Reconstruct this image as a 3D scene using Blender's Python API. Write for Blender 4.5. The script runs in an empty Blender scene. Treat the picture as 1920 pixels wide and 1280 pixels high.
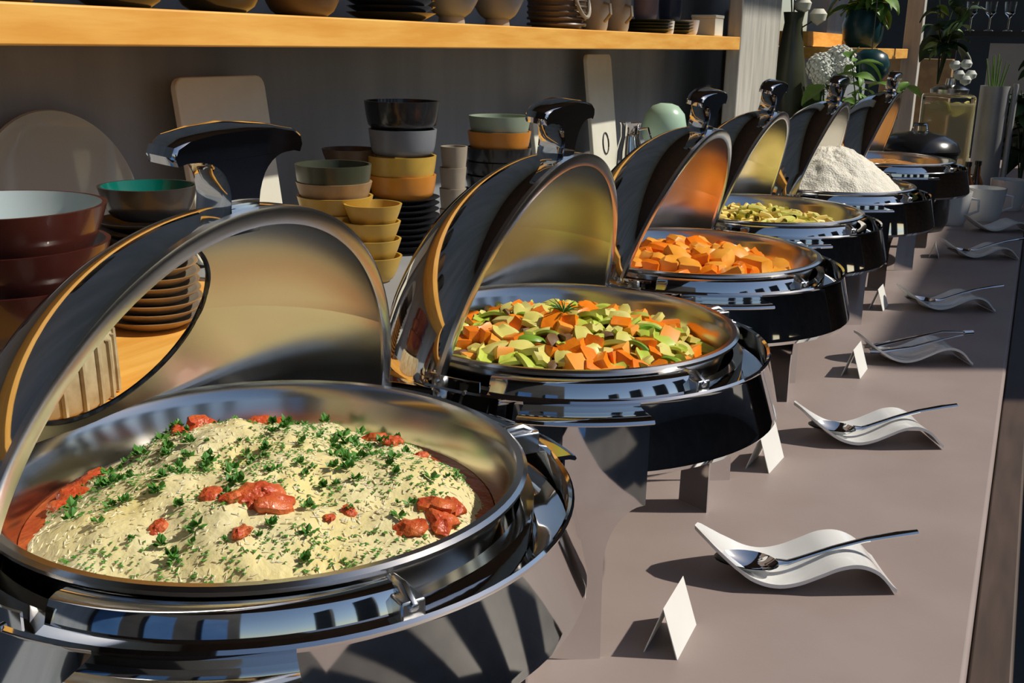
import bpy, math, random
from mathutils import Vector, Matrix, noise
from math import sin, cos, pi, sqrt, radians as rad

random.seed(7)
SC = bpy.context.scene
COL = SC.collection

# ------------------------------------------------------------------ camera
F_PX, PITCH, YAW, ROLL, EYE = 2000.0, 0.2741, 0.4457, 0.02, Vector((0, 0, 0.566))
fw = Vector((-sin(YAW) * cos(PITCH), cos(YAW) * cos(PITCH), -sin(PITCH)))
r0 = Vector((cos(YAW), sin(YAW), 0)); u0 = r0.cross(fw)
rt = r0 * cos(ROLL) + u0 * sin(ROLL); up = u0 * cos(ROLL) - r0 * sin(ROLL)
cd = bpy.data.cameras.new('camera'); cam = bpy.data.objects.new('camera', cd); COL.objects.link(cam)
cd.sensor_width = 36; cd.lens = F_PX / 1920 * 36; cd.clip_start = 0.02
M = Matrix((rt, up, -fw)).transposed().to_4x4(); M.translation = EYE
cam.matrix_world = M
SC.camera = cam

# ------------------------------------------------------------------ sky, sun, exposure
SUN_DIR = Vector((-0.60, -0.33, -0.73)).normalized()      # the way the light travels
w = bpy.data.worlds.new('world'); SC.world = w; w.use_nodes = True
nt = w.node_tree; bg = nt.nodes['Background']
sky = nt.nodes.new('ShaderNodeTexSky'); sky.sky_type = 'NISHITA'; sky.sun_disc = False
sky.sun_elevation = math.asin(-SUN_DIR.z); sky.sun_rotation = math.atan2(-SUN_DIR.x, -SUN_DIR.y)
sky.air_density = 1.0; sky.dust_density = 0.6
nt.links.new(sky.outputs[0], bg.inputs[0]); bg.inputs[1].default_value = 0.085
sd = bpy.data.lights.new('sun', 'SUN'); sd.energy = 4.0; sd.angle = rad(1.2); sd.color = (1.0, 0.93, 0.82)
so = bpy.data.objects.new('sun', sd); COL.objects.link(so)
so.rotation_euler = SUN_DIR.to_track_quat('-Z', 'Y').to_euler(); so.location = (3, 1, 4)
vs = SC.view_settings
vs.view_transform = 'Standard'; vs.look = 'None'; vs.exposure = 0.0; vs.gamma = 1.0; vs.use_curve_mapping = False

# ------------------------------------------------------------------ materials
def mat(name, col, rough=.5, metal=0., col2=None, scale=20., bump=0., bscale=60., stretch=None, spec=None,
        trans=0., ior=1.45, sss=0., sharp=(.35, .65), coat=0.):
    m = bpy.data.materials.new(name); m.use_nodes = True
    n = m.node_tree.nodes; l = m.node_tree.links; b = n['Principled BSDF']
    b.inputs['Base Color'].default_value = (*col, 1); b.inputs['Roughness'].default_value = rough
    b.inputs['Metallic'].default_value = metal; b.inputs['IOR'].default_value = ior
    b.inputs['Transmission Weight'].default_value = trans
    b.inputs['Coat Weight'].default_value = coat
    if spec is not None: b.inputs['Specular IOR Level'].default_value = spec
    if sss:
        b.inputs['Subsurface Weight'].default_value = sss; b.inputs['Subsurface Radius'].default_value = (.01, .006, .003)
        b.inputs['Subsurface Scale'].default_value = .5
    tc = n.new('ShaderNodeTexCoord'); src = tc.outputs['Object']
    if stretch:
        mp = n.new('ShaderNodeMapping'); mp.inputs['Scale'].default_value = stretch
        l.new(src, mp.inputs[0]); src = mp.outputs[0]
    if col2 is not None:
        nz = n.new('ShaderNodeTexNoise'); nz.inputs['Scale'].default_value = scale; nz.inputs['Detail'].default_value = 6
        cr = n.new('ShaderNodeValToRGB')
        cr.color_ramp.elements[0].color = (*col, 1); cr.color_ramp.elements[1].color = (*col2, 1)
        cr.color_ramp.elements[0].position = sharp[0]; cr.color_ramp.elements[1].position = sharp[1]
        l.new(src, nz.inputs['Vector']); l.new(nz.outputs[0], cr.inputs[0]); l.new(cr.outputs[0], b.inputs['Base Color'])
    if bump:
        nb = n.new('ShaderNodeTexNoise'); nb.inputs['Scale'].default_value = bscale; nb.inputs['Detail'].default_value = 4
        bp = n.new('ShaderNodeBump'); bp.inputs['Strength'].default_value = bump; bp.inputs['Distance'].default_value = .01
        l.new(src, nb.inputs['Vector']); l.new(nb.outputs[0], bp.inputs['Height']); l.new(bp.outputs[0], b.inputs['Normal'])
    return m

CHROME = mat('chrome', (.78, .77, .75), .045, 1, bump=.01, bscale=9)
STEEL = mat('brushed_steel', (.74, .72, .69), .22, 1, col2=(.71, .69, .66), scale=3)
PANM = mat('pan_steel', (.72, .70, .67), .17, 1, col2=(.67, .65, .62), scale=4)
RIMM = mat('satin_steel', (.80, .79, .77), .22, 1)
GLASS = mat('lid_glass', (.93, .96, .95), .0, 0, trans=1, ior=1.02)
CLEAR = mat('clear_glass', (.95, .97, .95), .02, 0, trans=1, ior=1.3)
COUNTER = mat('counter_stone', (.295, .233, .212), .48, 0, col2=(.325, .262, .240), scale=7, bump=.02, bscale=220)
WALL = mat('grey_plaster', (.22, .245, .265), .85, 0, col2=(.30, .325, .345), scale=2.2, stretch=(1, 3.2, .5), bump=.05, bscale=30)
WOOD = mat('honey_wood', (.80, .37, .06), .5, 0, col2=(.92, .50, .11), scale=9, stretch=(6, .7, 6), bump=.03, bscale=30)
WOODD = mat('dark_wood', (.06, .04, .03), .5, 0, col2=(.09, .06, .045), scale=8, stretch=(6, .7, 6))
POST = mat('weathered_grey_wood', (.43, .42, .37), .8, 0, col2=(.60, .58, .52), scale=7, stretch=(5, 5, .6), bump=.08, bscale=40)
CHAR = mat('charcoal_paint', (.035, .035, .038), .7, 0, col2=(.05, .05, .052), scale=4)
FLOORM = mat('floor_tile', (.09, .08, .075), .6, 0, col2=(.12, .11, .10), scale=3)
LEDGE = mat('grey_ledge', (.27, .275, .28), .6, 0, col2=(.32, .325, .33), scale=6)
BLUEP = mat('blue_paint', (.05, .14, .36), .45, 0, col2=(.07, .18, .42), scale=3)  # only on objects added for blue reflections
PORC = mat('white_porcelain', (.80, .80, .78), .12, 0, col2=(.83, .83, .81), scale=4, coat=.3)
PAPER = mat('white_card', (.78, .77, .72), .8, 0, col2=(.74, .73, .68), scale=12)
CREAM = mat('cream_board', (.74, .73, .62), .7, 0, col2=(.68, .67, .56), scale=14)
RED_G = mat('oxblood_glaze', (.055, .012, .009), .25, 0, col2=(.085, .02, .013), scale=8, coat=.3)
PALEB = mat('pale_blue_glaze', (.42, .52, .54), .25, 0, col2=(.55, .62, .62), scale=6, coat=.3)
TEAL_G = mat('teal_green_glaze', (.0, .12, .085), .2, 0, col2=(.0, .16, .11), scale=8, coat=.4)
DARK_G = mat('dark_stoneware', (.030, .028, .027), .3, 0, col2=(.055, .05, .048), scale=10, coat=.2)
BLACK_G = mat('black_glaze', (.012, .012, .013), .22, 0, col2=(.02, .02, .022), scale=9, coat=.3)
BROWN_G = mat('brown_stoneware', (.09, .055, .03), .4, 0, col2=(.13, .08, .045), scale=10)
OLIVE_G = mat('dark_olive_glaze', (.05, .058, .035), .3, 0, col2=(.075, .08, .05), scale=10)
YEL_G = mat('mustard_glaze', (.62, .40, .07), .35, 0, col2=(.50, .30, .06), scale=18)
TAN_G = mat('tan_stoneware', (.42, .27, .13), .5, 0, col2=(.30, .19, .09), scale=24)
ORG_G = mat('amber_orange_glaze', (.68, .27, .035), .3, 0, col2=(.55, .20, .03), scale=14)
BGREY = mat('blue_grey_glaze', (.15, .17, .20), .35, 0, col2=(.22, .23, .25), scale=10)
SAGE = mat('sage_glaze', (.33, .40, .30), .35, 0, col2=(.26, .32, .24), scale=10)
MINT = mat('mint_glaze', (.42, .62, .47), .3, 0, col2=(.48, .68, .52), scale=4)
BEIGE = mat('beige_stoneware', (.40, .34, .26), .55, 0, col2=(.32, .27, .20), scale=16)
PURP = mat('mauve_glaze', (.20, .14, .15), .35, 0, col2=(.26, .19, .20), scale=10)
NAVY = mat('navy_glaze', (.03, .035, .06), .3, 0, col2=(.05, .055, .08), scale=10)
WICK = mat('wicker', (.50, .42, .26), .7, 0, col2=(.36, .28, .15), scale=60)
GLZGREY = mat('smoked_glass', (.34, .37, .34), .1, 0, col2=(.42, .44, .40), scale=3, coat=.5)
TEALPOT = mat('dark_teal_pot', (.008, .04, .05), .3, 0, col2=(.012, .055, .065), scale=6)
LEAF = mat('leaf_green', (.10, .22, .035), .5, 0, col2=(.19, .33, .07), scale=14)
LEAFD = mat('leaf_dark', (.018, .045, .014), .5, 0, col2=(.035, .075, .022), scale=14)
PETAL = mat('white_petal', (.72, .74, .68), .7, 0, col2=(.62, .66, .60), scale=20)
AMBER = mat('iced_tea', (.86, .78, .52), .08, 0, trans=.7, ior=1.2)
LEMON = mat('lemon_flesh', (.75, .66, .10), .5, 0, col2=(.82, .76, .25), scale=30)
GREYM = mat('galvanised_metal', (.50, .50, .50), .4, .3, col2=(.42, .42, .42), scale=10)
BOTTLE = mat('dark_brown_glass', (.05, .018, .008), .12, 0, coat=.5)
CHEESE = mat('melted_cheese', (.80, .67, .29), .45, 0, col2=(.77, .70, .42), scale=16, bump=.35, bscale=70, sss=.12, coat=.15)
SHRED = mat('grated_cheese', (.82, .72, .40), .5, 0, col2=(.80, .74, .52), scale=40, sss=.1)
SAUCE = mat('tomato_sauce', (.42, .07, .015), .3, 0, col2=(.55, .13, .03), scale=45, bump=.4, bscale=90, coat=.3)
TOMATO = mat('tomato', (.50, .05, .015), .38, 0, col2=(.66, .16, .04), scale=90, coat=.12, bump=.5, bscale=150)
PARS = mat('parsley', (.05, .18, .018), .5, 0, col2=(.11, .30, .045), scale=60)
CARROT = mat('carrot', (.86, .19, .004), .3, 0, col2=(.90, .27, .012), scale=40, coat=.2, bump=.1, bscale=120)
CARROTL = mat('pale_carrot', (.92, .32, .03), .4, 0, col2=(.90, .42, .08), scale=40, coat=.2)
CABB = mat('cabbage_green', (.44, .56, .05), .4, 0, col2=(.60, .66, .13), scale=30, coat=.2)
COURG = mat('courgette', (.66, .60, .13), .4, 0, col2=(.74, .68, .24), scale=30, coat=.2)
PEPP = mat('green_pepper', (.13, .30, .02), .3, 0, col2=(.22, .38, .04), scale=30, coat=.3)
MUSH = mat('mushroom_brown', (.12, .06, .025), .5, 0, col2=(.22, .12, .05), scale=40)
VEGB = mat('vegetable_juices', (.40, .34, .06), .35, 0, col2=(.55, .30, .04), scale=40, bump=.5, bscale=80, coat=.3)
CURRY = mat('orange_sauce', (.75, .22, .012), .3, 0, col2=(.80, .33, .03), scale=40, bump=.4, bscale=80, coat=.4)
POTATO = mat('golden_potato', (.86, .33, .02), .35, 0, col2=(.90, .45, .07), scale=30, coat=.3)
PASTA = mat('yellow_pasta', (.86, .65, .15), .4, 0, col2=(.88, .73, .27), scale=30, coat=.2)
PASTAG = mat('green_pasta', (.64, .62, .12), .4, 0, col2=(.70, .68, .20), scale=30, coat=.2)
RICE = mat('white_rice', (.82, .77, .64), .6, 0, col2=(.86, .82, .71), scale=80, sss=.1, bump=.5, bscale=260)
STEW = mat('brown_stew', (.42, .17, .04), .4, 0, col2=(.60, .30, .08), scale=50, bump=.5, bscale=80, coat=.3)

# ------------------------------------------------------------------ mesh builder
class MB:
    def __init__(s): s.v = []; s.f = []; s.m = []
    def add(s, vs, fs, mi=0):
        o = len(s.v); s.v += [tuple(v) for v in vs]
        for f in fs: s.f.append([i + o for i in f]); s.m.append(mi)
        return s
    def box(s, c, d, mi=0, rz=0.):
        vs = []
        for x in (-1, 1):
            for y in (-1, 1):
                for z in (-1, 1):
                    px, py = x * d[0] / 2, y * d[1] / 2
                    vs.append((c[0] + px * cos(rz) - py * sin(rz), c[1] + px * sin(rz) + py * cos(rz), c[2] + z * d[2] / 2))
        return s.add(vs, [(0, 1, 3, 2), (4, 6, 7, 5), (0, 4, 5, 1), (2, 3, 7, 6), (0, 2, 6, 4), (1, 5, 7, 3)], mi)
    def lathe(s, prof, seg=48, a0=0., a1=2 * pi, mi=0, mis=None, c=(0, 0, 0), close=False):
        full = abs(a1 - a0 - 2 * pi) < 1e-6; n = seg if full else seg + 1; k = len(prof)
        vs = [(c[0] + r * cos(a0 + (a1 - a0) * i / seg), c[1] + r * sin(a0 + (a1 - a0) * i / seg), c[2] + z) for i in range(n) for r, z in prof]
        o = len(s.v); s.v += vs
        for i in range(seg):
            j = (i + 1) % n
            for q in range(k if close else k - 1):
                q2 = (q + 1) % k
                ids = [i * k + q, j * k + q, j * k + q2, i * k + q2]
                p0, p1 = prof[q], prof[q2]
                if p0[0] < 1e-6: ids = [ids[0], ids[2], ids[3]]
                elif p1[0] < 1e-6: ids = [ids[0], ids[1], ids[2]]
                s.f.append([a + o for a in ids]); s.m.append(mis[q] if mis else mi)
        if not full and close:
            s.f.append([o + q for q in range(k)]); s.m.append(mi)
            s.f.append([o + (n - 1) * k + q for q in reversed(range(k))]); s.m.append(mi)
        return s
    def tube(s, path, rads, seg=10, mi=0, cap=True, flat=1.0):
        path = [Vector(p) for p in path]
        if not isinstance(rads, (list, tuple)): rads = [rads] * len(path)
        o = len(s.v); prev = None
        for i, p in enumerate(path):
            t = (path[min(i + 1, len(path) - 1)] - path[max(i - 1, 0)]).normalized()
            a = Vector((0, 0, 1)) if abs(t.z) < .95 else Vector((1, 0, 0))
            u = t.cross(a).normalized(); v = u.cross(t)
            if prev and u.dot(prev) < 0: u, v = -u, -v
            prev = u
            for k in range(seg):
                an = 2 * pi * k / seg
                s.v.append(tuple(p + rads[i] * (u * cos(an) + v * sin(an) * flat)))
        for i in range(len(path) - 1):
            for k in range(seg):
                k2 = (k + 1) % seg
                s.f.append([o + i * seg + k, o + i * seg + k2, o + (i + 1) * seg + k2, o + (i + 1) * seg + k]); s.m.append(mi)
        if cap:
            s.f.append([o + k for k in reversed(range(seg))]); s.m.append(mi)
            e = o + (len(path) - 1) * seg; s.f.append([e + k for k in range(seg)]); s.m.append(mi)
        return s
    def grid(s, fn, nu, nv, mi=0, flip=False):
        o = len(s.v)
        for i in range(nu + 1):
            for j in range(nv + 1): s.v.append(tuple(fn(i / nu, j / nv)))
        for i in range(nu):
            for j in range(nv):
                a = o + i * (nv + 1) + j; q = [a, a + nv + 1, a + nv + 2, a + 1]
                s.f.append(q[::-1] if flip else q); s.m.append(mi)
        return s
    def prism(s, poly, w0, w1, ax, mi=0):
        """poly = 2D outline; ax(u, v, w) -> 3D"""
        n = len(poly); vs = [ax(u, v, w0) for u, v in poly] + [ax(u, v, w1) for u, v in poly]
        return s.add(vs, [list(range(n))[::-1], [n + i for i in range(n)]] + [[i, (i + 1) % n, n + (i + 1) % n, n + i] for i in range(n)], mi)
    def mesh(s, name, mats):
        me = bpy.data.meshes.new(name); me.from_pydata(s.v, [], s.f); me.update()
        for m in (mats if isinstance(mats, (list, tuple)) else [mats]): me.materials.append(m)
        me.polygons.foreach_set('material_index', s.m)
        me.polygons.foreach_set('use_smooth', [True] * len(s.f))
        me.set_sharp_from_angle(angle=rad(38))
        return me
    def build(s, name, mats, parent=None, loc=None, rot=None):
        return link(name, s.mesh(name, mats), parent, loc, rot)

def link(name, me, parent=None, loc=None, rot=None, scale=None):
    o = bpy.data.objects.new(name, me); COL.objects.link(o)
    if parent: o.parent = parent
    if loc is not None: o.location = loc
    if rot is not None: o.rotation_euler = rot
    if scale is not None: o.scale = scale if isinstance(scale, (tuple, list)) else (scale,) * 3
    return o
def tag(o, label=None, cat=None, group=None, kind=None):
    if label: o['label'] = label
    if cat: o['category'] = cat
    if group: o['group'] = group
    if kind: o['kind'] = kind
    return o
def thing(name, label, cat, loc=(0, 0, 0), rz=0., group=None):
    return tag(link(name, None, None, loc, (0, 0, rz)), label, cat, group)
def bevel(o, w, n=2):
    m = o.modifiers.new('bevel', 'BEVEL'); m.width = w; m.segments = n; m.limit_method = 'ANGLE'; m.angle_limit = rad(40)
    return o
def copy_tree(o, parent=None):
    c = o.copy(); COL.objects.link(c); c.parent = parent
    for ch in list(o.children): copy_tree(ch, c)
    return c
def struct(name, mb, m, label=None, cat=None, bev=0, **k):
    o = mb.build(name, m, **k); o['kind'] = 'structure'
    if label: o['label'] = label
    if cat: o['category'] = cat
    if bev: bevel(o, bev)
    return o

# ------------------------------------------------------------------ the place
FLOOR_Z = -0.9
struct('floor', MB().box((1.4, 3.9, FLOOR_Z - .05), (7, 14.4, .1)), FLOORM, 'dark tiled floor beside the buffet counter', 'floor')
struct('wall_left', MB().box((-1.27, 1.35, .55), (.14, 7.1, 2.9)), WALL, 'grey plaster wall behind the crockery shelves', 'wall')
struct('wall_back', MB().box((.3, 9.6, .55), (4.2, .14, 2.9)), CHAR, 'very dark wall at the far end of the room', 'wall')
struct('wall_near', MB().box((-.7, -1.75, .55), (3.0, .14, 2.9)), CHAR, 'dark wall behind the photographer', 'wall')
struct('ceiling', MB().box((-.62, 3.9, 2.06), (1.5, 11.6, .12)), WOODD, 'dark timber ceiling over the counter', 'ceiling')
for i, x in enumerate((-.95, -.28, .42)):  # unseen panels added behind the camera to give the chrome blue strips
    d = struct('door_%d' % (i + 1), MB().box((x, -1.66, .1), (.34, .04, 2.0)), BLUEP, ['blue painted door panel at the left of the near wall', 'blue painted door panel in the middle of the near wall', 'blue painted door panel at the right of the near wall'][i], 'door')
    MB().box((x + .12, -1.63, .05), (.02, .03, .14)).build('door_handle', CHROME, d)
struct('trim_1', MB().box((3.2, 2.3, -.35), (.12, 9.4, 1.1)), CHAR, 'low dark terrace wall opposite the counter', 'wall')  # added out of view so the chrome reflects a dark band
for i, y in enumerate((-1.9, -.75, .3, 1.15, 2.15, 3.2, 4.3, 5.5)):  # unseen pillars added so the chrome shows dark and sky-blue stripes
    struct('trim_%d' % (i + 11), MB().box((3.2, y, .95), (.14, .5, 1.5)), CHAR, 'dark terrace pillar number %d from the near end, opposite the counter' % (i + 1), 'pillar')

bn = thing('bench', 'blue upholstered bench on the floor behind the photographer', 'bench', (-.1, -1.15, FLOOR_Z))  # added out of view to put blue into the chrome reflections
bevel(MB().box((0, .10, .40), (1.9, .46, .12)).build('seat', BLUEP, bn), .03, 3)
bevel(MB().box((0, -.18, .72), (1.9, .10, .56)).build('backrest', BLUEP, bn), .03, 3)
for x in (-.85, .85):
    for y in (-.1, .28): MB().box((x, y, .17), (.05, .05, .34)).build('leg', WOODD, bn)

struct('trim_30', MB().box((1.08, 4.65, .33), (.06, 3.9, 2.46)), WOODD, 'dark timber screen across from the far end of the counter', 'screen')  # unseen blocker added to cast shade over the far counter

# counter with its front rail
cnt = thing('buffet_counter', 'long mauve-grey stone buffet counter carrying the chafing dishes', 'counter', (0, 0, 0))
bevel(MB().box((-.595, 3.3, -.03), (1.212, 6.2, .06)).build('worktop', COUNTER, cnt), .006, 3)
MB().box((-.62, 3.3, -.48), (1.1, 6.0, .84)).build('cabinet_base', CHAR, cnt)
rl = MB().box((.034, 3.3, -.075), (.044, 6.2, .03)).build('tray_rail', WOODD, cnt); bevel(rl, .004)

# lower and upper shelves
ls = thing('lower_shelf', 'grey stone lower shelf along the wall behind the chafing dishes', 'shelf')
bevel(MB().box((-.96, 1.85, .178), (.48, 3.8, .044)).build('board', LEDGE, ls), .003)
for y in (.0, .95, 1.9, 2.85, 3.7): MB().box((-.98, y, .078), (.40, .04, .156)).build('support', CHAR, ls)
tb = thing('serving_board', 'honey wood board under the red-brown bowls and the plate stack', 'board', (-.90, .86, .2002))
bevel(MB().box((0, 0, .005), (.33, .62, .010)).build('plank', WOOD, tb), .002)
us = thing('upper_shelf', 'long honey wood upper shelf stacked with crockery', 'shelf')
bevel(MB().box((-1.075, 1.8, .5735), (.25, 3.9, .043)).build('board', WOOD, us), .0025)

p1 = struct('trim_2', MB().box((-.975, 4.06, .55), (.05, .60, 2.9)), POST, 'weathered grey wooden panel post at the end of the shelves', 'post', .006)
p2 = struct('trim_3', MB().box((-.60, 5.75, .55), (.08, .10, 2.9)), POST, 'narrow grey wooden post beyond the hanging plants', 'post', .005)
s2 = thing('side_shelf', 'short honey wood shelf beside the narrow far post', 'shelf')
bevel(MB().box((-.86, 5.15, .545), (.50, 1.05, .045)).build('board', WOOD, s2), .003)
MB().box((-1.0, 5.15, .60), (.2, .96, .06)).build('back_rail', WOOD, s2)
struct('wall_right', MB().box((-1.05, 6.4, .55), (.1, 1.5, 2.9)), WALL, 'grey wall section beyond the side shelf', 'wall')

# ------------------------------------------------------------------ chafing dish
R_PAN, Z_RIM, R_BODY, R_LID = .187, .275, .2205, .2165
LEG_A = 62.
def arc(r, z, a): return (r * cos(a), r * sin(a), z)

def leg_mesh(r=.2362, th=.0022):
    """curved sheet leg: wide plate at the top, concave shoulders, narrow foot"""
    mb = MB(); zs = [0, .03, .06, .09, .105, .115, .124, .132, .139, .145, .15, .154, .157, .1595, .161]
    def half(z):
        if z <= .105: return .024 + .002 * (1 - z / .105)
        t = min((z - .105) / .056, 1); return .024 + .036 * (1 - sqrt(max(0, 1 - t * t)))
    rows = [(z, half(z)) for z in zs] + [(.2, .060), (.244, .060)]
    N = 10
    def pt(rr, h, t, z):
        a = h * (2 * t - 1) / r; k = min(max((z - .06) / .12, 0), 1); rr -= .011 * (1 - k * k * (3 - 2 * k))
        return (rr * cos(a), rr * sin(a), z)
    for rr, fl in ((r, False), (r - th, True)):
        mb.grid(lambda u, t, rr=rr: pt(rr, rows[round(u * (len(rows) - 1))][1], t, rows[round(u * (len(rows) - 1))][0]), len(rows) - 1, N, flip=not fl)
    for side in (0, 1):
        mb.grid(lambda u, t, s_=side: pt(r - th * t, rows[round(u * (len(rows) - 1))][1], s_, rows[round(u * (len(rows) - 1))][0]), len(rows) - 1, 1, flip=bool(side))
    mb.grid(lambda u, t: pt(r - th * u, .026, t, 0), 1, N)
    return mb.mesh('leg', CHROME)
def lip_mesh(r=.2362):
    mb = MB(); h = .060 / r
    prof = [(r - .0150, .2445), (r - .0150, .2475), (r + .004, .2478), (r + .009, .2465), (r + .0105, .244), (r + .009, .2425), (r + .004, .2440)]
    mb.lathe(prof, 14, -h, h, close=True)
    return mb.mesh('ledge', CHROME)

WC, WA, WB = .40, .42, .37          # oval lid window: centre height and half axes, in lid radii
V0 = -.12
DEP = .142
def dome_pt(u, v, k=1.0):
    w_ = sqrt(max(0, 1 - u * u - v * v)); return (-DEP * w_ * k, u * R_LID * k, v * R_LID * k)
def dome_polar(phi, s_, ):
    cu, cv = cos(phi), sin(phi)
    iu, iv = WA * cu, WC + WB * cv
    # outer end of the ray: unit circle or the lower chord
    b = WC * cv; t = -b + sqrt(b * b - (WC * WC - 1))
    if WC + t * cv < V0: t = (V0 - WC) / cv
    ou, ov = t * cu, WC + t * cv
    e = sin(s_ * pi / 2)
    return iu + (ou - iu) * e, iv + (ov - iv) * e
def lid_mesh():
    mb = MB(); NP, NS = 96, 22
    out = lambda a, s_: dome_pt(*dome_polar(2 * pi * a, s_))
    inn = lambda a, s_: dome_pt(*dome_polar(2 * pi * a, s_), k=.988)
    mb.grid(out, NP, NS, 0, flip=True); mb.grid(inn, NP, NS, 1, flip=False)
    return mb.mesh('lid', [CHROME, STEEL])
def rimband_mesh():
    mb = MB(); a0, a1 = math.asin(V0), pi - math.asin(V0)
    prof = [(R_LID - .0115, .0012), (R_LID - .0115, -.0015), (R_LID - .002, -.004), (R_LID + .0012, -.003), (R_LID + .0012, .001), (R_LID - .002, .0022)]
    n = 72; o = []
    for i in range(n + 1):
        a = a0 + (a1 - a0) * i / n
        for r_, x in prof: o.append((x, r_ * cos(a), r_ * sin(a)))
    k = len(prof); fs = []
    for i in range(n):
        for q in range(k): fs.append((i * k + q, (i + 1) * k + q, (i + 1) * k + (q + 1) % k, i * k + (q + 1) % k))
    fs += [tuple(range(k)), tuple(n * k + q for q in reversed(range(k)))]
    mb.add(o, fs); return mb.mesh('rim_band', RIMM)
def window_mesh():
    mb = MB()
    mb.grid(lambda a, s_: dome_pt(WA * s_ * cos(2 * pi * a), WC + WB * s_ * sin(2 * pi * a), .995), 64, 8)
    return mb.mesh('window_pane', GLASS)
def trim_mesh():
    mb = MB(); pts = [dome_pt(WA * cos(2 * pi * i / 64), WC + WB * sin(2 * pi * i / 64), .995) for i in range(65)]
    mb.tube(pts, .0022, 6, cap=False); return mb.mesh('window_trim', BLACK_G)
def handle_mesh():
    """cast T handle: wide bar on a flared stem, thicker in the middle"""
    mb = MB(); H, HB = .066, .064
    right = []
    for i in range(9):                                   # stem flaring into the bar underside
        t = i / 8; a = t * pi / 2
        right.append((.0150 + .031 * (1 - cos(a)), .016 + .030 * sin(a)))
    right = [(.0165, -.006), (.0152, .008)] + right + [(.056, .0462), (HB, .0445), (HB + .0025, .050), (HB, .0560), (.054, .0610), (.03, .0645), (.0, H)]
    prof = right + [(-y, z) for y, z in reversed(right[:-1])]
    n = len(prof)
    cyz = (0, .040)
    layers = [(-.016, .72), (-.0135, .92), (-.006, 1.0), (.006, 1.0), (.0135, .92), (.016, .72)]
    vs = []
    for x, k in layers:
        for y, z in prof:
            vs.append((x * (1 - .25 * abs(y) / HB), y * (1 - (1 - k) * .16) , cyz[1] + (z - cyz[1]) * (1 - (1 - k) * .30) if z > .03 else z))
    fs = []
    for L in range(len(layers) - 1):
        for i in range(n): j = (i + 1) % n; fs.append((L * n + i, L * n + j, (L + 1) * n + j, (L + 1) * n + i))
    fs += [tuple(reversed(range(n))), tuple((len(layers) - 1) * n + i for i in range(n))]
    mb.add(vs, fs)
    me = mb.mesh('handle', CHROME); return me

def make_chafer():
    t = thing('chafing_dish', 'x', 'chafing dish')
    b = MB()
    b.lathe([(.0, .186), (.212, .185), (.2290, .1875), (.2333, .193), (.2326, .199), (R_BODY, .252), (R_BODY + .0012, .2555), (R_BODY - .0005, .2575), (R_BODY - .003, .2555),
             (R_BODY - .003, .232), (.208, .226), (.196, .226), (.193, .229), (.193, .252), (.183, .252), (.183, .20), (0, .20)], 96)
    b.build('body', CHROME, t)
    g = MB(); g.lathe([(.186, .2685), (.190, .2698), (.1985, .2706), (.2035, .2690), (.2062, .2640), (.2085, .2560), (.2168, .2535), (.2168, .2480), (.2060, .2500), (.2030, .2620), (.1975, .2672)], 44, rad(-86), rad(-30), close=True)
    g.build('collar', CHROME, t)
    for sg in (-1, 1):
        h = MB(); h.lathe([(.2182, .236), (.2200, .236), (.2200, .268), (.2182, .268)], 10, rad(sg * 95 - 8), rad(sg * 95 + 8), close=True)
        hp = h.build('hinge_plate', CHROME, t)
        for da, z_ in ((-4, .262), (4, .256), (3, .243)):
            A = rad(sg * 95 + da); MB().tube([arc(.2195, z_, A), arc(.2220, z_, A)], .0022, 8).build('rivet', RIMM, hp)
    for a in (-30, 52):
        k = MB(); A = rad(a)
        k.box((.205 * cos(A), .205 * sin(A), .258), (.026, .016, .018), rz=A)
        k.tube([arc(.190, .268, A), arc(.205, .2695, A), arc(.219, .262, A)], .0042, 8)
        bevel(k.build('latch', RIMM, t), .002)
    for a in (LEG_A, -LEG_A, 180 - LEG_A, 180 + LEG_A):
        l = link('leg', LEG, t, None, (0, 0, rad(a))); link('ledge', LIP, l)
    lid = link('lid', LIDM, t, (-.038, 0, .243), (0, .21, 0))
    link('rim_band', BANDM, lid); link('window_pane', PANEM, lid); link('window_trim', TRIMM, lid)
    link('handle', HANDM, lid, (-.026, 0, R_LID * .975 - .010), (0, -.10, 0))
    for s_ in (-1, 1):
        h = MB(); h.tube([(-.038, s_ * .2125, .243), (-.038, s_ * .2255, .243)], .011, 16)
        h.build('hinge', RIMM, t)
    return t
LEG, LIP, LIDM, BANDM, PANEM, TRIMM, HANDM = leg_mesh(), lip_mesh(), lid_mesh(), rimband_mesh(), window_mesh(), trim_mesh(), handle_mesh()

def pan_mesh():
    mb = MB()
    mb.lathe([(0, .2085), (.146, .2085), (.156, .212), (.1605, .220), (.1735, .262), (.1762, .271), (.180, .2752), (.185, .2756), (.1878, .2735), (.1872, .2705), (.184, .2690),
              (.1795, .2700), (.1765, .262), (.163, .219), (.157, .210), (.147, .206), (0, .206)], 96)
    return mb.mesh('food_pan', PANM)
PAN = pan_mesh()

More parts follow.
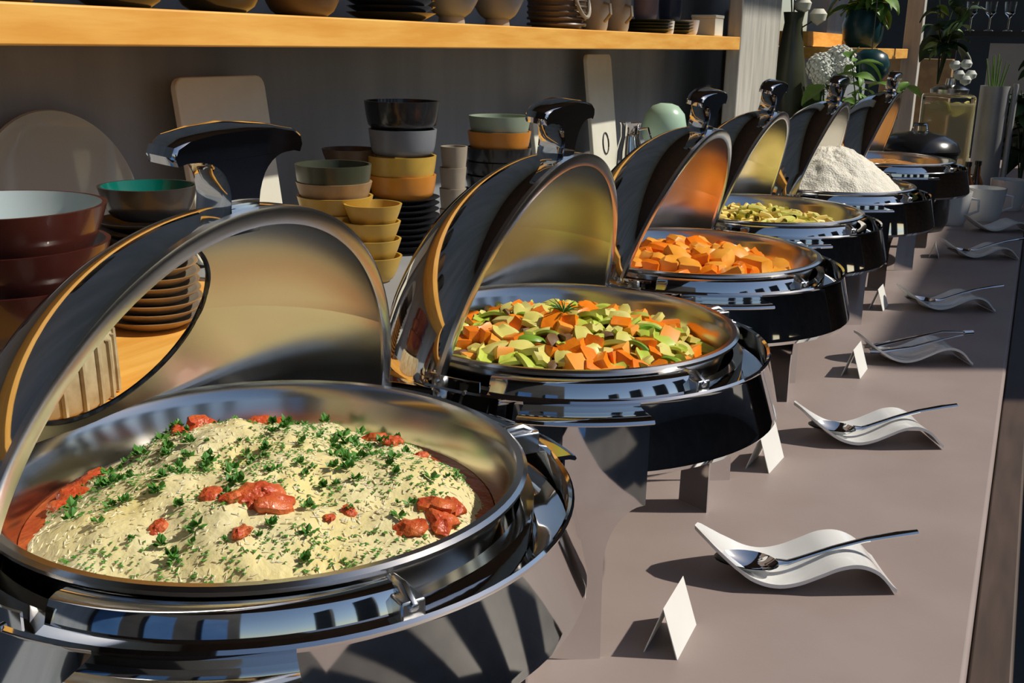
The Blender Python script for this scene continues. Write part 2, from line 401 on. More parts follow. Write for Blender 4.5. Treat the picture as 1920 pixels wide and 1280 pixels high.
SPOTS = [(-.4635, .5647, .206, 'casserole'), (-.4337, 1.0371, .233, 'vegetables'), (-.436, 1.525, .31, 'carrots'), (-.446, 2.0067, .30, 'pasta'), (-.405, 2.49, .28, 'rice'), (-.372, 3.16, .30, 'stew')]
CHLAB = ['round chrome chafing dish nearest the camera, its open lid over the cheese casserole',
         'round chrome chafing dish second in the row, holding mixed vegetables',
         'round chrome chafing dish third in the row, holding orange carrot chunks',
         'round chrome chafing dish fourth in the row, holding yellow pasta',
         'round chrome chafing dish fifth in the row, under the mound of rice',
         'dark-looking round chafing dish farthest along the counter, holding brown stew']
PANLAB = ['deep round steel food pan full of cheese casserole', 'round steel food pan full of mixed vegetables', 'round steel food pan of orange carrots',
          'round steel food pan of yellow pasta', 'round steel food pan heaped with white rice', 'round steel food pan of brown stew']
first = make_chafer()
for i, (x, y, tl, nm) in enumerate(SPOTS):
    c = first if i == 0 else copy_tree(first)
    c.location = (x, y, 0); tag(c, CHLAB[i], 'chafing dish', 'row of roll-top chafing dishes')
    for ch in c.children:
        if ch.name.startswith('lid'): ch.rotation_euler = (0, tl, 0)
    tag(link('food_pan', PAN, None, (x, y, 0)), PANLAB[i], 'food pan', 'food pans in the chafing dishes')

# ------------------------------------------------------------------ food
def mound(prof, amp, fs, seed, n=72, rings=34, R=.165):
    """heap of food: prof(r01) gives the height, noise roughens it"""
    mb = MB(); vs = [(0, 0, prof(0) + amp * .3)]
    def h(x, y, q):
        p = Vector((x * fs + seed, y * fs, seed * .7)); return prof(q) + amp * (noise.fractal(p, 1.0, 2.0, 4)) * min(1, (1 - q) * 9 + .15)
    for i in range(1, rings + 1):
        q = i / rings
        for k in range(n):
            a = 2 * pi * k / n; x, y = R * q * cos(a), R * q * sin(a); vs.append((x, y, h(x, y, q)))
    fs_ = [(0, 1 + k, 1 + (k + 1) % n) for k in range(n)]
    for i in range(rings - 1):
        for k in range(n):
            a = 1 + i * n; fs_.append((a + k, a + n + k, a + n + (k + 1) % n, a + (k + 1) % n))
    mb.add(vs, fs_); mb.h = lambda x, y: h(x, y, min(1, sqrt(x * x + y * y) / R))
    return mb

# --- cheese casserole
cx, cy = SPOTS[0][:2]
cas = thing('casserole', 'cheese-topped casserole strewn with parsley and tomato in the nearest pan', 'casserole', (cx, cy, 0))
mc = mound(lambda q: .231 + .040 * max(0, 1 - q ** 3.2), .012, 14, 3.1, 110, 54)
mc.build('cheese_topping', CHEESE, cas)
sb = MB(); sb.lathe([(0, .222), (.160, .222), (.1648, .236), (.150, .239), (0, .239)], 72)
sb.build('sauce', SAUCE, cas)
def on_cas(x, y): return mc.h(x, y)
sh = MB()
for i in range(2600):
    q = sqrt(random.random()) * .158; a = random.random() * 2 * pi; x, y = q * cos(a), q * sin(a)
    L = random.uniform(.003, .006); d = random.random() * pi; dx, dy = cos(d) * L, sin(d) * L
    z0, z1 = on_cas(x, y) + .0004, on_cas(x + dx, y + dy) + .0004
    nx, ny = -sin(d) * .0008, cos(d) * .0008
    sh.add([(x + nx, y + ny, z0), (x - nx, y - ny, z0), (x + dx, y + dy, z1), (x + dx / 2, y + dy / 2, (z0 + z1) / 2 + .0008)], [(0, 1, 3), (0, 3, 2), (1, 2, 3)])
tag(sh.build('grated_cheese', SHRED, cas), 'fine grated cheese shreds over the casserole', kind='stuff')
fl = MB()
for i in range(3000):
    q = sqrt(random.random()) * .150; a = random.random() * 2 * pi; x, y = q * cos(a), q * sin(a)
    if noise.noise(Vector((x * 22, y * 22, 5))) < -.08: continue
    z = on_cas(x, y) + .0012; L = random.uniform(.0009, .0024); d = random.random() * 6
    fl.add([(x + L * cos(d + k * 2.1), y + L * sin(d + k * 2.1), z + random.uniform(-.0004, .0006)) for k in range(3)] + [(x, y, z + .0006)], [(0, 1, 3), (1, 2, 3), (2, 0, 3)])
tag(fl.build('parsley_flecks', PARS, cas), 'finely chopped parsley flecks', kind='stuff')
def sprig_mesh(seed):
    rd = random.Random(seed); mb = MB()
    for k in range(11):
        a = rd.random() * 6.3; e = rd.uniform(.1, 1.1); L = rd.uniform(.004, .0075); w_ = L * .42
        d = Vector((cos(a) * cos(e), sin(a) * cos(e), sin(e))); s_ = d.cross(Vector((0, 0, 1))).normalized(); n_ = s_.cross(d)
        b = d * L * .2
        mb.add([b, b + d * L * .5 + s_ * w_, b + d * L + n_ * L * .15, b + d * L * .5 - s_ * w_, b + d * L * .45 + n_ * L * .2],
               [(0, 1, 4), (1, 2, 4), (2, 3, 4), (3, 0, 4)])
    return mb.mesh('parsley_sprig', PARS)
SPR = [sprig_mesh(k) for k in range(5)]
def tom_mesh(seed, s_=.009):
    mb = MB()
    mb.lathe([(0, -.4), (.45, -.38), (.8, -.28), (1.0, -.05), (.95, .12), (.7, .28), (.35, .36), (0, .38)], 16)
    def wob(p):
        v = Vector(p); k = 1 + .55 * noise.noise(v * 1.6 + Vector((seed * 3.1, 0, 1))) + .25 * noise.noise(v * 4.5 + Vector((0, seed * 2.3, 4)))
        return (v.x * s_ * k, v.y * s_ * k * .75, v.z * s_ * (.5 + .6 * k))
    mb.v = [wob(p) for p in mb.v]
    return mb.mesh('tomato_piece', TOMATO)
TOMS = [tom_mesh(k) for k in range(4)]
for k in range(135):
    q = sqrt(random.random()) * .14; a = random.random() * 2 * pi; x, y = q * cos(a) - .008, q * sin(a) + .01
    link('parsley_sprig', SPR[k % 5], cas, (x, y, on_cas(x, y) + .001), (0, 0, random.random() * 6), random.uniform(.45, 1.15))
for x, y, s_ in [(.03, -.052, 1.5), (.043, -.048, 1.7), (.036, -.038, 1.3), (.022, -.062, 1.0), (.004, -.062, 1.15), (-.008, -.098, .8), (.05, -.088, .9), (.13, .02, 1.6), (.139, .01, 1.5), (.133, .035, 1.3),
                 (.128, -.012, 1.4), (-.068, .075, 1.4), (-.055, .083, 1.2), (.01, .126, 1.3), (.03, .123, 1.1), (.075, .09, 1.0), (-.098, .045, 1.5), (-.106, .030, 1.2), (-.130, -.055, 1.7), (-.138, -.04, 1.5), (-.122, -.075, 1.3), (-.142, -.02, 1.4), (.085, -.02, .7), (.08, -.035, .6)]:
    link('tomato_piece', random.choice(TOMS), cas, (x, y, on_cas(x, y) + .0008), (random.uniform(-.4, .4), random.uniform(-.4, .4), random.random() * 6), s_)

# --- chopped pieces for the other pans
def chunk_mesh(name, m, dims, seed, jit=.18, rnd=.22):
    rd = random.Random(seed); mb = MB(); n = 2
    for ax in range(3):
        for sg in (-1, 1):
            def fn(u, v, ax=ax, sg=sg):
                p = [0, 0, 0]; p[ax] = sg; p[(ax + 1) % 3] = 2 * u - 1; p[(ax + 2) % 3] = (2 * v - 1)
                P_ = Vector(p); r_ = P_.length; P_ = P_ * (1 - rnd + rnd * 1.25 / r_)
                k = 1 + jit * noise.noise(P_ * 1.1 + Vector((seed * 7.3, seed, 0)))
                return (P_.x * dims[0] / 2 * k, P_.y * dims[1] / 2 * k, P_.z * dims[2] / 2 * k)
            mb.grid(fn, 3, 3, flip=(sg < 0))
    return mb.mesh(name, m)
def slice_mesh(name, m, L, w_, th, bend, seed):
    rd = random.Random(seed); mb = MB(); ph = rd.random() * 6
    def top(u, v, o=0):
        a = (u - .5) * bend; rr = L / max(bend, .1)
        ww = w_ * (.55 + .45 * sin(pi * min(max(u, .08), .92))) * (v - .5)
        return (rr * sin(a), ww + .12 * L * sin(3 * u + ph), rr * (cos(a) - 1) + o + .15 * w_ * cos(2 * pi * v + ph) * .5)
    mb.grid(lambda u, v: top(u, v, th), 7, 3); mb.grid(lambda u, v: top(u, v, 0), 7, 3, flip=True)
    for v in (0, 1): mb.grid(lambda u, t, v=v: top(u, v, th * t), 7, 1, flip=(v == 1))
    for u in (0, 1): mb.grid(lambda v, t, u=u: top(u, v, th * t), 3, 1, flip=(u == 0))
    return mb.mesh(name, m)
def scatter(n, R, mind, rd):
    out = []; tries = 0
    while len(out) < n and tries < 9000:
        tries += 1; q = sqrt(rd.random()) * R; a = rd.random() * 2 * pi; p = (q * cos(a), q * sin(a))
        if all((p[0] - o[0]) ** 2 + (p[1] - o[1]) ** 2 > mind * mind for o in out): out.append(p)
    return out
def heap(spot, base, mats, n, R, mind, kinds, seed, off=(0, 0), lift=.003):
    rd = random.Random(seed); x0, y0 = SPOTS[spot][:2]
    for k, (x, y) in enumerate(scatter(n, R, mind, rd)):
        x += off[0]; y += off[1]; r = rd.random(); acc = 0
        for nm, meshes, pr, lab, cat, grp, z in kinds:
            acc += pr
            if r <= acc: break
        o = link(nm, rd.choice(meshes), None, (x0 + x, y0 + y, base.h(x, y) + z), (rd.uniform(-.5, .5), rd.uniform(-.5, .5), rd.random() * 6.3), rd.uniform(.74, 1.22))
        tag(o, lab, cat, grp)

# second pan: mixed vegetables
CAR = [chunk_mesh('carrot_chunk', CARROT, d, k) for k, d in enumerate([(.026, .020, .016), (.022, .018, .018), (.032, .018, .014), (.02, .016, .014)])]
CARL = [chunk_mesh('carrot_chunk', CARROTL, d, k + 9) for k, d in enumerate([(.022, .018, .014), (.018, .016, .013)])]
CAB = [slice_mesh('cabbage_piece', CABB, .036, .019, .004, 1.1, k) for k in range(3)]
COU = [slice_mesh('courgette_slice', COURG, .026, .022, .006, .5, k + 4) for k in range(3)]
PEP = [slice_mesh('pepper_strip', PEPP, .036, .009, .004, 1.5, k + 8) for k in range(3)]
MUS = [slice_mesh('mushroom_slice', MUSH, .020, .013, .004, .7, k + 12) for k in range(2)]
x0, y0 = SPOTS[1][:2]
m2 = mound(lambda q: .228 + .038 * max(0, 1 - q ** 2.4), .006, 22, 8.2, 72, 30, .165)
tag(m2.build('vegetable_base', VEGB, None, (x0, y0, 0)), 'finely chopped cooked vegetables under the chunks in the second pan', 'vegetables', kind='stuff')
heap(1, m2, None, 260, .152, .0125, [
    ('carrot_chunk', CAR, .24, 'bright orange carrot chunk among the mixed vegetables', 'carrot', 'carrot chunks in the mixed vegetables', .007),
    ('carrot_chunk', CARL, .10, 'pale orange carrot chunk among the mixed vegetables', 'carrot', 'pale carrot chunks in the mixed vegetables', .007),
    ('cabbage_piece', CAB, .30, 'light green curled cabbage piece among the mixed vegetables', 'cabbage', 'cabbage pieces in the mixed vegetables', .008),
    ('courgette_slice', COU, .19, 'pale yellow-green courgette slice among the mixed vegetables', 'courgette', 'courgette slices in the mixed vegetables', .007),
    ('pepper_strip', PEP, .09, 'dark green pepper strip among the mixed vegetables', 'pepper', 'pepper strips in the mixed vegetables', .010),
    ('mushroom_slice', MUS, .08, 'dark brown mushroom slice among the mixed vegetables', 'mushroom', 'mushroom slices in the mixed vegetables', .008)], 21)
dl = MB(); rd = random.Random(4)
for k in range(26):
    a = rd.random() * 6.3; e = rd.uniform(.15, .9); L = rd.uniform(.012, .026)
    d = Vector((cos(a) * cos(e), sin(a) * cos(e), sin(e)))
    dl.tube([(0, 0, 0), d * L * .5 + Vector((0, 0, .002)), d * L], [.0008, .0008, .0003], 4)
tag(dl.build('dill_sprig', PARS, None, (x0 + .005, y0 - .012, m2.h(.005, -.012) + .018)), 'feathery dill sprig on top of the mixed vegetables', 'herb')

# third pan: orange carrots and potatoes
CAR3 = [chunk_mesh('carrot_chunk', CARROT, d, k + 20, .35, .55) for k, d in enumerate([(.036, .026, .022), (.032, .024, .02), (.04, .022, .02)])]
POT3 = [chunk_mesh('potato_chunk', POTATO, d, k + 30, .35, .7) for k, d in enumerate([(.036, .03, .024), (.03, .028, .024)])]
m3 = mound(lambda q: .222 + .036 * max(0, 1 - q ** 2.2), .006, 20, 2.2, 64, 26, .165)
tag(m3.build('carrot_sauce', CURRY, None, (*SPOTS[2][:2], 0)), 'orange sauce under the carrot chunks in the third pan', 'sauce', kind='stuff')
heap(2, m3, None, 85, .150, .023, [
    ('carrot_chunk', CAR3, .60, 'large saucy orange carrot chunk in the third pan', 'carrot', 'carrot chunks in the third pan', .009),
    ('potato_chunk', POT3, .40, 'golden potato chunk among the carrots in the third pan', 'potato', 'potato chunks in the third pan', .011)], 33, (-.01, -.01))

# fourth pan: pasta
def penne_mesh(m, seed):
    mb = MB(); rd = random.Random(seed); L = .030; p = [(-L / 2, 0, 0), (0, 0, .001 + rd.random() * .003), (L / 2, 0, 0)]
    mb.tube(p, .0052, 8, cap=False); mb.tube(p, .0036, 8, cap=False); return mb.mesh('pasta_tube', m)
PEN = [penne_mesh(PASTA, k) for k in range(2)]; PENG = [penne_mesh(PASTAG, k + 5) for k in range(2)]
m4 = mound(lambda q: .226 + .034 * max(0, 1 - q ** 2.2), .004, 20, 6.2, 60, 22, .165)
tag(m4.build('pasta_base', PASTA, None, (*SPOTS[3][:2], 0)), 'bed of yellow pasta at the bottom of the fourth pan', 'pasta', kind='stuff')
heap(3, m4, None, 170, .150, .015, [
    ('pasta_tube', PEN, .68, 'short yellow pasta tube in the fourth pan', 'pasta', 'yellow pasta tubes in the fourth pan', .006),
    ('pasta_tube', PENG, .32, 'short green pasta tube in the fourth pan', 'pasta', 'green pasta tubes in the fourth pan', .007)], 41, (-.01, -.008))

# fifth pan: rice
m5 = mound(lambda q: .238 + .112 * max(0, 1 - max(0, q - .12) ** 1.55 * 1.05), .0075, 34, 9.2, 150, 60, .166)
rg = m5
tag(rg.build('rice', RICE, None, (*SPOTS[4][:2], 0)), 'tall heap of white rice in the fifth pan', 'rice', kind='stuff')

# sixth pan: stew
m6 = mound(lambda q: .236 + .030 * max(0, 1 - q ** 2.2), .006, 26, 1.2, 60, 22, .165)
tag(m6.build('stew', STEW, None, (*SPOTS[5][:2], 0)), 'brown stew in the farthest chafing dish', 'stew', kind='stuff')

# ------------------------------------------------------------------ spoon rests, spoons, cards
def rest_z(t):        # S profile along the length, t 0..1 (Catmull-Rom)
    K = [.050, .032, .0145, .004, .001, .006, .016, .026, .0285, .020, .0]; n = len(K) - 1
    i = min(int(t * n), n - 1); f_ = t * n - i; g = lambda j: K[min(max(j, 0), n)]
    a, b, c, d = g(i - 1), g(i), g(i + 1), g(i + 2)
    return max(0, .5 * (2 * b + (c - a) * f_ + (2 * a - 5 * b + 4 * c - d) * f_ ** 2 + (3 * b - a - 3 * c + d) * f_ ** 3))
def rest_mesh():
    L = .212; mb = MB(); th = .0045
    def wd(t): return .043 * min(1, (t / .24) ** .55 if t < .24 else 1) * (1 - .10 * max(0, t - .7) / .3) + .0012
    def top(u, v, o=0.):
        s_ = 2 * v - 1; return ((u - .5) * L, s_ * wd(u) + .012 * (1 - u) ** 2, rest_z(u) + th + .007 * s_ * s_ * min(1, 5 * u) * (1 - u * .8) - o)
    NU, NV = 40, 12
    mb.grid(lambda u, v: top(u, v), NU, NV); mb.grid(lambda u, v: top(u, v, th), NU, NV, flip=True)
    for v in (0, 1): mb.grid(lambda u, t, v=v: top(u, v, th * t), NU, 1, flip=(v == 0))
    for u in (0, 1): mb.grid(lambda v, t, u=u: top(u, v, th * t), NV, 1, flip=(u == 1))
    return mb.mesh('spoon_rest', PORC)
REST = rest_mesh()
rests = [(-.180, 1.102, 27), (-.171, 1.588, 28), (-.158, 2.072, 29), (-.138, 2.552, 30), (-.105, 3.27, 30), (-.075, 3.80, 30)]
RLAB = ['wavy white porcelain spoon rest nearest the camera', 'wavy white porcelain spoon rest beside the second name card', 'wavy white porcelain spoon rest holding steel tongs',
        'wavy white porcelain spoon rest beside the fourth card', 'small-looking white spoon rest in front of the white cups', 'farthest white spoon rest, right beside the white cups']
for (x, y, a), lb in zip(rests, RLAB):
    tag(link('spoon_rest', REST, None, (x, y, .0008), (0, 0, rad(a))), lb, 'spoon rest', 'white spoon rests along the counter')
def spoon_root(x, y, a, lab, L=.235, sc=1.):
    t = thing('serving_spoon', lab, 'spoon', (x, y, 0), rad(a), 'serving spoons on the rests')
    b = MB(); cxs = -.046
    def bowl(u, v, o=0):
        an = 2 * pi * u; rx, ry = .036, .0225
        return (cxs + rx * v * cos(an) * (1 - .12 * v * cos(an)), ry * v * sin(an), .0235 + .012 * (v * v - 1) - .10 * (rx * v * cos(an)) + o)
    b.grid(lambda u, v: bowl(u, v, .0012), 28, 6); b.grid(lambda u, v: bowl(u, v), 28, 6, flip=True)
    b.build('bowl', CHROME, t)
    h = MB(); p = [(cxs + .030, 0, .0205), (cxs + .042, 0, .0205), (.010, 0, .0255), (.045, 0, .0375), (.080, 0, .0470), (.115, 0, .0530), (.138, 0, .0560)]
    h.tube(p, [.0060, .0042, .0034, .0036, .0040, .0046, .0040], 10, flat=.7); h.build('handle', CHROME, t)
    return t
spoon_root(-.178, 1.096, 29, 'long steel serving spoon on the nearest spoon rest')
spoon_root(-.170, 1.582, 30, 'long steel serving spoon on the second spoon rest')
spoon_root(-.140, 2.545, 28, 'steel serving spoon on the fourth spoon rest')
spoon_root(-.107, 3.262, 30, 'steel spoon on the small-looking rest in front of the white cups')
tg = thing('serving_tongs', 'steel serving tongs lying on the third spoon rest', 'tongs', (-.158, 2.068, 0), rad(29))
for s_, dz in ((-1, 0), (1, .011)):
    k = MB(); k.tube([(-.085, s_ * .016, .024), (-.06, s_ * .018, .024), (.0, s_ * .010, .030 + dz), (.06, s_ * .006, .045 + dz), (.105, 0, .053 + dz * .3)], [.010, .009, .005, .004, .004], 8, flat=.35)
    k.build('arm', CHROME, tg)
k = MB(); k.tube([(.100, 0, .054), (.118, 0, .0555)], [.006, .005], 10); k.build('pivot', CHROME, tg)

def card(x, y, a, lab, s_=1.):
    t = thing('table_card', lab, 'card', (x, y, 0), rad(a), 'blank folded cards along the counter')
    w_, h_, d_, th = .072 * s_, .051 * s_, .017 * s_, .0009
    for sg, nm in ((1, 'front_flap'), (-1, 'back_flap')):
        MB().prism([(0, h_), (sg * d_, 0), (sg * (d_ - .0012), 0), (0, h_ - .0016)], -w_ / 2, w_ / 2, lambda u, v, q: (u, q, v)).build(nm, PAPER, t)
for (x, y, a, s_, lb) in [(-.258, .918, 2, 1, 'blank white folded card nearest the camera'), (-.281, 1.425, -4, 1, 'blank white folded card left of the second spoon rest'),
                          (-.237, 1.94, -2, 1, 'blank white folded card left of the tongs'), (-.268, 2.49, -2, .95, 'blank white folded card left of the fourth spoon rest'),
                          (-.212, 3.22, 4, .8, 'small blank folded card near the farthest chafing dish')]:
    card(x, y, a, lb, s_)

# ------------------------------------------------------------------ crockery
def bowl_mesh(nm, R, H, mo, mi_, foot=.5, th=.004, curve=.55, seg=40):
    mb = MB(); out = []; n = 8
    for i in range(n + 1):
        t = i / n; out.append((R * (foot + (1 - foot) * t ** curve), H * t))
    prof = [(0, 0), (out[0][0], 0)] + out[1:] + [(R - th, H)]
    ins = [(max(r_ - th, 0), z + th * (1 - z / H)) for r_, z in reversed(out[1:-1])] + [(max(out[0][0] - th, 0), th), (0, th)]
    k = len(prof); full = prof + ins
    mis = [0] * (k - 1) + [1] * (len(full) - k)
    mb.lathe(full, seg, mis=mis); return mb.mesh(nm, [mo, mi_])
def cyl_bowl(nm, R, H, mo, mi_): return bowl_mesh(nm, R, H, mo, mi_, .80, .004, .35)
ZL, ZU = .2005, .5955
ORD = ['lowest', 'second', 'third', 'fourth', 'fifth', 'sixth', 'seventh', 'eighth', 'ninth', 'tenth']
def stack(x, y, z, items):
    """items from the bottom up: (mesh, rise to the next, name, label, category, group)"""
    labs = [i[3] for i in items]; seen = {}
    for me, rise, nm, lab, cat, grp in items:
        k = seen.get(lab, 0); seen[lab] = k + 1; n = labs.count(lab)
        full = lab if n == 1 else lab + (', lowest of them' if k == 0 else ', topmost of them' if k == n - 1 else ', %s from the bottom' % ORD[k])
        o = link(nm, me, None, (x + random.uniform(-.0015, .0015), y + random.uniform(-.0015, .0015), z), (0, 0, random.random() * 6)); tag(o, full, cat, grp); z += rise
    return z

# large red-brown bowls on a wicker tray
tr = thing('wicker_tray', 'round cream wicker stand under the red-brown bowls', 'wicker stand', (-.88, .70, ZL + .010))
MB().lathe([(0, 0), (.095, 0), (.098, .004), (.098, .056), (.094, .062), (0, .062)], 40).build('body', WICK, tr)
for k in range(28):
    a = 2 * pi * k / 28; MB().tube([(.099 * cos(a), .099 * sin(a), .002), (.099 * cos(a), .099 * sin(a), .059)], .0028, 6).build('stake', WICK, tr)
RB = bowl_mesh('serving_bowl', .100, .062, RED_G, PALEB, .62, .005, .5)
stack(-.88, .70, ZL + .073, [(RB, .036, 'serving_bowl', 'red-brown glazed bowl lowest in the left stack', 'bowl', 'red-brown bowls'),
                              (RB, .036, 'serving_bowl', 'red-brown glazed bowl in the middle of the left stack', 'bowl', 'red-brown bowls'),
                              (RB, .04, 'serving_bowl', 'red-brown glazed bowl with pale blue inside, topmost of the left stack', 'bowl', 'red-brown bowls')])
# teal bowl over dark plates
DP = bowl_mesh('dinner_plate', .062, .014, DARK_G, DARK_G, .6, .003, .8); TP = bowl_mesh('dinner_plate', .062, .014, TAN_G, BEIGE, .6, .003, .8)
TB = bowl_mesh('cereal_bowl', .058, .040, DARK_G, TEAL_G, .6, .004, .45)
gz = stack(-.95, .965, ZL + .010, [((TP if k < 9 else DP), .0098, 'dinner_plate', 'thin tan plate in the stack under the teal bowl' if k < 9 else 'thin dark plate in the stack under the teal bowl', 'plate',
                         'tan plates under the teal bowl' if k < 9 else 'dark plates under the teal bowl') for k in range(14)])
stack(-.95, .965, gz + .004, [(TB, .04, 'cereal_bowl', 'dark bowl with teal green inside on top of the plate stack', 'bowl', None)])
# smoked glass platter leaning on the wall
pt = MB(); pt.lathe([(0, 0), (.100, .0), (.128, .010), (.134, .013), (.132, .016), (.099, .005), (0, .005)], 64)
tag(pt.build('glass_platter', GLZGREY, None, (-1.165, 1.02, ZL + .1335), (0, rad(80), 0)), 'round smoky grey platter leaning against the wall', 'platter')
# cream boards leaning on the wall
def board(nm, x, y, w_, h_, lab, m=CREAM, th=.012, rr=.018, lean=9.):
    poly = []
    for (cx_, cy_, a0) in ((w_ / 2 - rr, h_ - rr, 0), (-w_ / 2 + rr, h_ - rr, 90), (-w_ / 2 + rr, rr, 180), (w_ / 2 - rr, rr, 270)):
        for k in range(5): a = rad(a0 + 22.5 * k); poly.append((cx_ + rr * cos(a), cy_ + rr * sin(a)))
    o = MB().prism(poly, 0, th, lambda u, v, q: (q, u, v)).build(nm, m, None, (x, y, ZL + .0015), (0, rad(-lean), 0)); bevel(o, .002)
    return tag(o, lab, 'board')
board('chopping_board', -1.115, 1.335, .205, .305, 'large cream board leaning behind the nearest lid handle', lean=8)
board('chopping_board', -1.12, 2.56, .19, .180, 'short cream board leaning beside the second lid handle', lean=8)
bp = board('chopping_board', -1.115, 2.93, .19, .335, 'tall narrow pale board with a printed ring, leaning near the mint ball', lean=7)
rg_ = MB(); rg_.tube([(.0135, .022 * cos(2 * pi * k / 32), .085 + .030 * sin(2 * pi * k / 32)) for k in range(33)], .0022, 6, cap=False); rg_.build('printed_ring', DARK_G, bp)

# yellow stacks
YB = bowl_mesh('soup_bowl', .060, .048, YEL_G, YEL_G, .62, .004, .5); YT = bowl_mesh('soup_bowl', .060, .044, TAN_G, TAN_G, .62, .004, .5); YO = cyl_bowl('soup_bowl', .060, .046, OLIVE_G, OLIVE_G)
z = stack(-.985, 1.40, ZL, [(YB, .026, 'soup_bowl', 'mustard bowl in the stack under the dark olive bowl', 'bowl', 'mustard bowls under the olive bowl')] * 4)
z = stack(-.985, 1.40, z, [(YT, .022, 'soup_bowl', 'tan stoneware bowl directly under the dark olive bowl', 'bowl', None)])
stack(-.985, 1.40, z + .003, [(YO, .046, 'soup_bowl', 'dark olive bowl on top of the mustard bowls', 'bowl', None)])
YS = bowl_mesh('small_bowl', .045, .040, YEL_G, YEL_G, .55, .0035, .6)
stack(-.905, 1.385, ZL, [(YS, .027, 'small_bowl', 'small mustard bowl in the short front stack', 'bowl', 'small mustard bowls')] * 4)
SB = bowl_mesh('small_bowl', .03, .02, BLACK_G, BLACK_G, .6, .003, .6)
stack(-.96, 1.235, ZL, [(bowl_mesh('small_bowl', .03, .05, BEIGE, BEIGE, .8, .003, .5), .05, 'small_bowl', 'small beige pot behind the nearest lid', 'bowl', None), (bowl_mesh('small_bowl', .032, .075, DARK_G, BLACK_G, .8, .003, .5), .08, 'small_bowl', 'small dark pot on the beige pot behind the nearest lid', 'bowl', None)])
BBW = bowl_mesh('brown_bowl', .05, .045, BROWN_G, BROWN_G, .5, .004, .5)
z = stack(-1.09, 1.60, ZL, [(BBW, .033, 'brown_bowl', 'brown bowl in the stack behind the dark olive bowl', 'bowl', 'brown bowls at the back')] * 5)
# grey / amber stack on black plates
BP = bowl_mesh('black_plate', .066, .012, BLACK_G, BLACK_G, .6, .003, .8)
z = stack(-1.0, 1.63, ZL, [(BP, .0105, 'black_plate', 'flat black plate under the amber and grey bowls', 'plate', 'black plates under the amber bowls')] * 9)
OB = cyl_bowl('amber_bowl', .060, .040, ORG_G, ORG_G); YB2 = cyl_bowl('amber_bowl', .061, .042, YEL_G, YEL_G); GB = cyl_bowl('grey_bowl', .060, .045, BGREY, BGREY); KB = cyl_bowl('black_bowl', .066, .047, BLACK_G, BLACK_G)
stack(-1.0, 1.63, z, [(OB, .032, 'amber_bowl', 'orange glazed bowl on the black plates', 'bowl', None), (YB2, .043, 'amber_bowl', 'mustard bowl with a pale rim under the blue-grey bowl', 'bowl', None),
                      (GB, .046, 'grey_bowl', 'blue-grey bowl under the black bowl', 'bowl', None), (KB, .047, 'black_bowl', 'black bowl with a wide rim, topmost of the tallest stack', 'bowl', None)])
# beige cups
CUP = bowl_mesh('beige_cup', .026, .05, BEIGE, BEIGE, .75, .003, .5)
stack(-1.0, 1.815, ZL, [(CUP, .040, 'beige_cup', 'beige stoneware cup in the slim cup stack', 'cup', 'beige cups in the slim stack')] * 4)
# sage / amber / black stack
KP = cyl_bowl('black_bowl', .068, .040, BLACK_G, BLACK_G); OB3 = cyl_bowl('amber_bowl', .066, .040, ORG_G, ORG_G); SG = cyl_bowl('sage_bowl', .064, .040, SAGE, SAGE)
z = stack(-1.0, 2.01, ZL, [(KP, .0285, 'black_bowl', 'black bowl in the stack topped by the sage bowl', 'bowl', 'black bowls under the sage bowl')] * 5)
stack(-1.0, 2.01, z + .004, [(OB3, .031, 'amber_bowl', 'amber orange bowl directly under the sage bowl', 'bowl', None), (SG, .04, 'sage_bowl', 'sage green bowl on top of the black bowls', 'bowl', None)])
# metal jug and mint vase
jg = thing('metal_jug', 'small dark metal jug beside the mint ball', 'jug', (-1.0, 2.82, ZL))
MB().lathe([(0, 0), (.034, 0), (.038, .02), (.036, .08), (.026, .12), (.027, .15), (.030, .158), (.027, .157), (.023, .12), (.033, .08), (0, .01)], 28).build('body', CHROME, jg)
MB().tube([(.026, 0, .14), (.05, 0, .145), (.062, 0, .11), (.055, 0, .07), (.036, 0, .05)], .004, 8).build('handle', CHROME, jg)
mv = thing('mint_vase', 'pale mint green ball-shaped vase on the lower shelf', 'vase', (-1.0, 3.12, ZL + .045))
MB().lathe([(0, 0), (.03, .0), (.048, .02), (.064, .055), (.066, .085), (.058, .122), (.038, .145), (.018, .152), (.015, .150), (0, .150)], 40).build('body', MINT, mv)
stack(-1.0, 3.12, ZL, [(bowl_mesh('dark_dish', .07, .043, BLACK_G, BLACK_G, .8, .004, .5), .043, 'dark_dish', 'dark dish the mint ball vase stands in', 'dish', None)])
BX = [(-.985, 2.25, BEIGE, 'beige'), (-1.02, 2.42, BROWN_G, 'brown'), (-.98, 3.40, DARK_G, 'dark grey')]
for x, y, m, nm in BX:
    b_ = bowl_mesh('round_bowl', .055, .04, m, m, .55, .004, .5)
    stack(x, y, ZL, [(b_, .026, 'round_bowl', '%s bowl in the short stack farther along the lower shelf' % nm, 'bowl', '%s bowls farther along' % nm)] * 3)

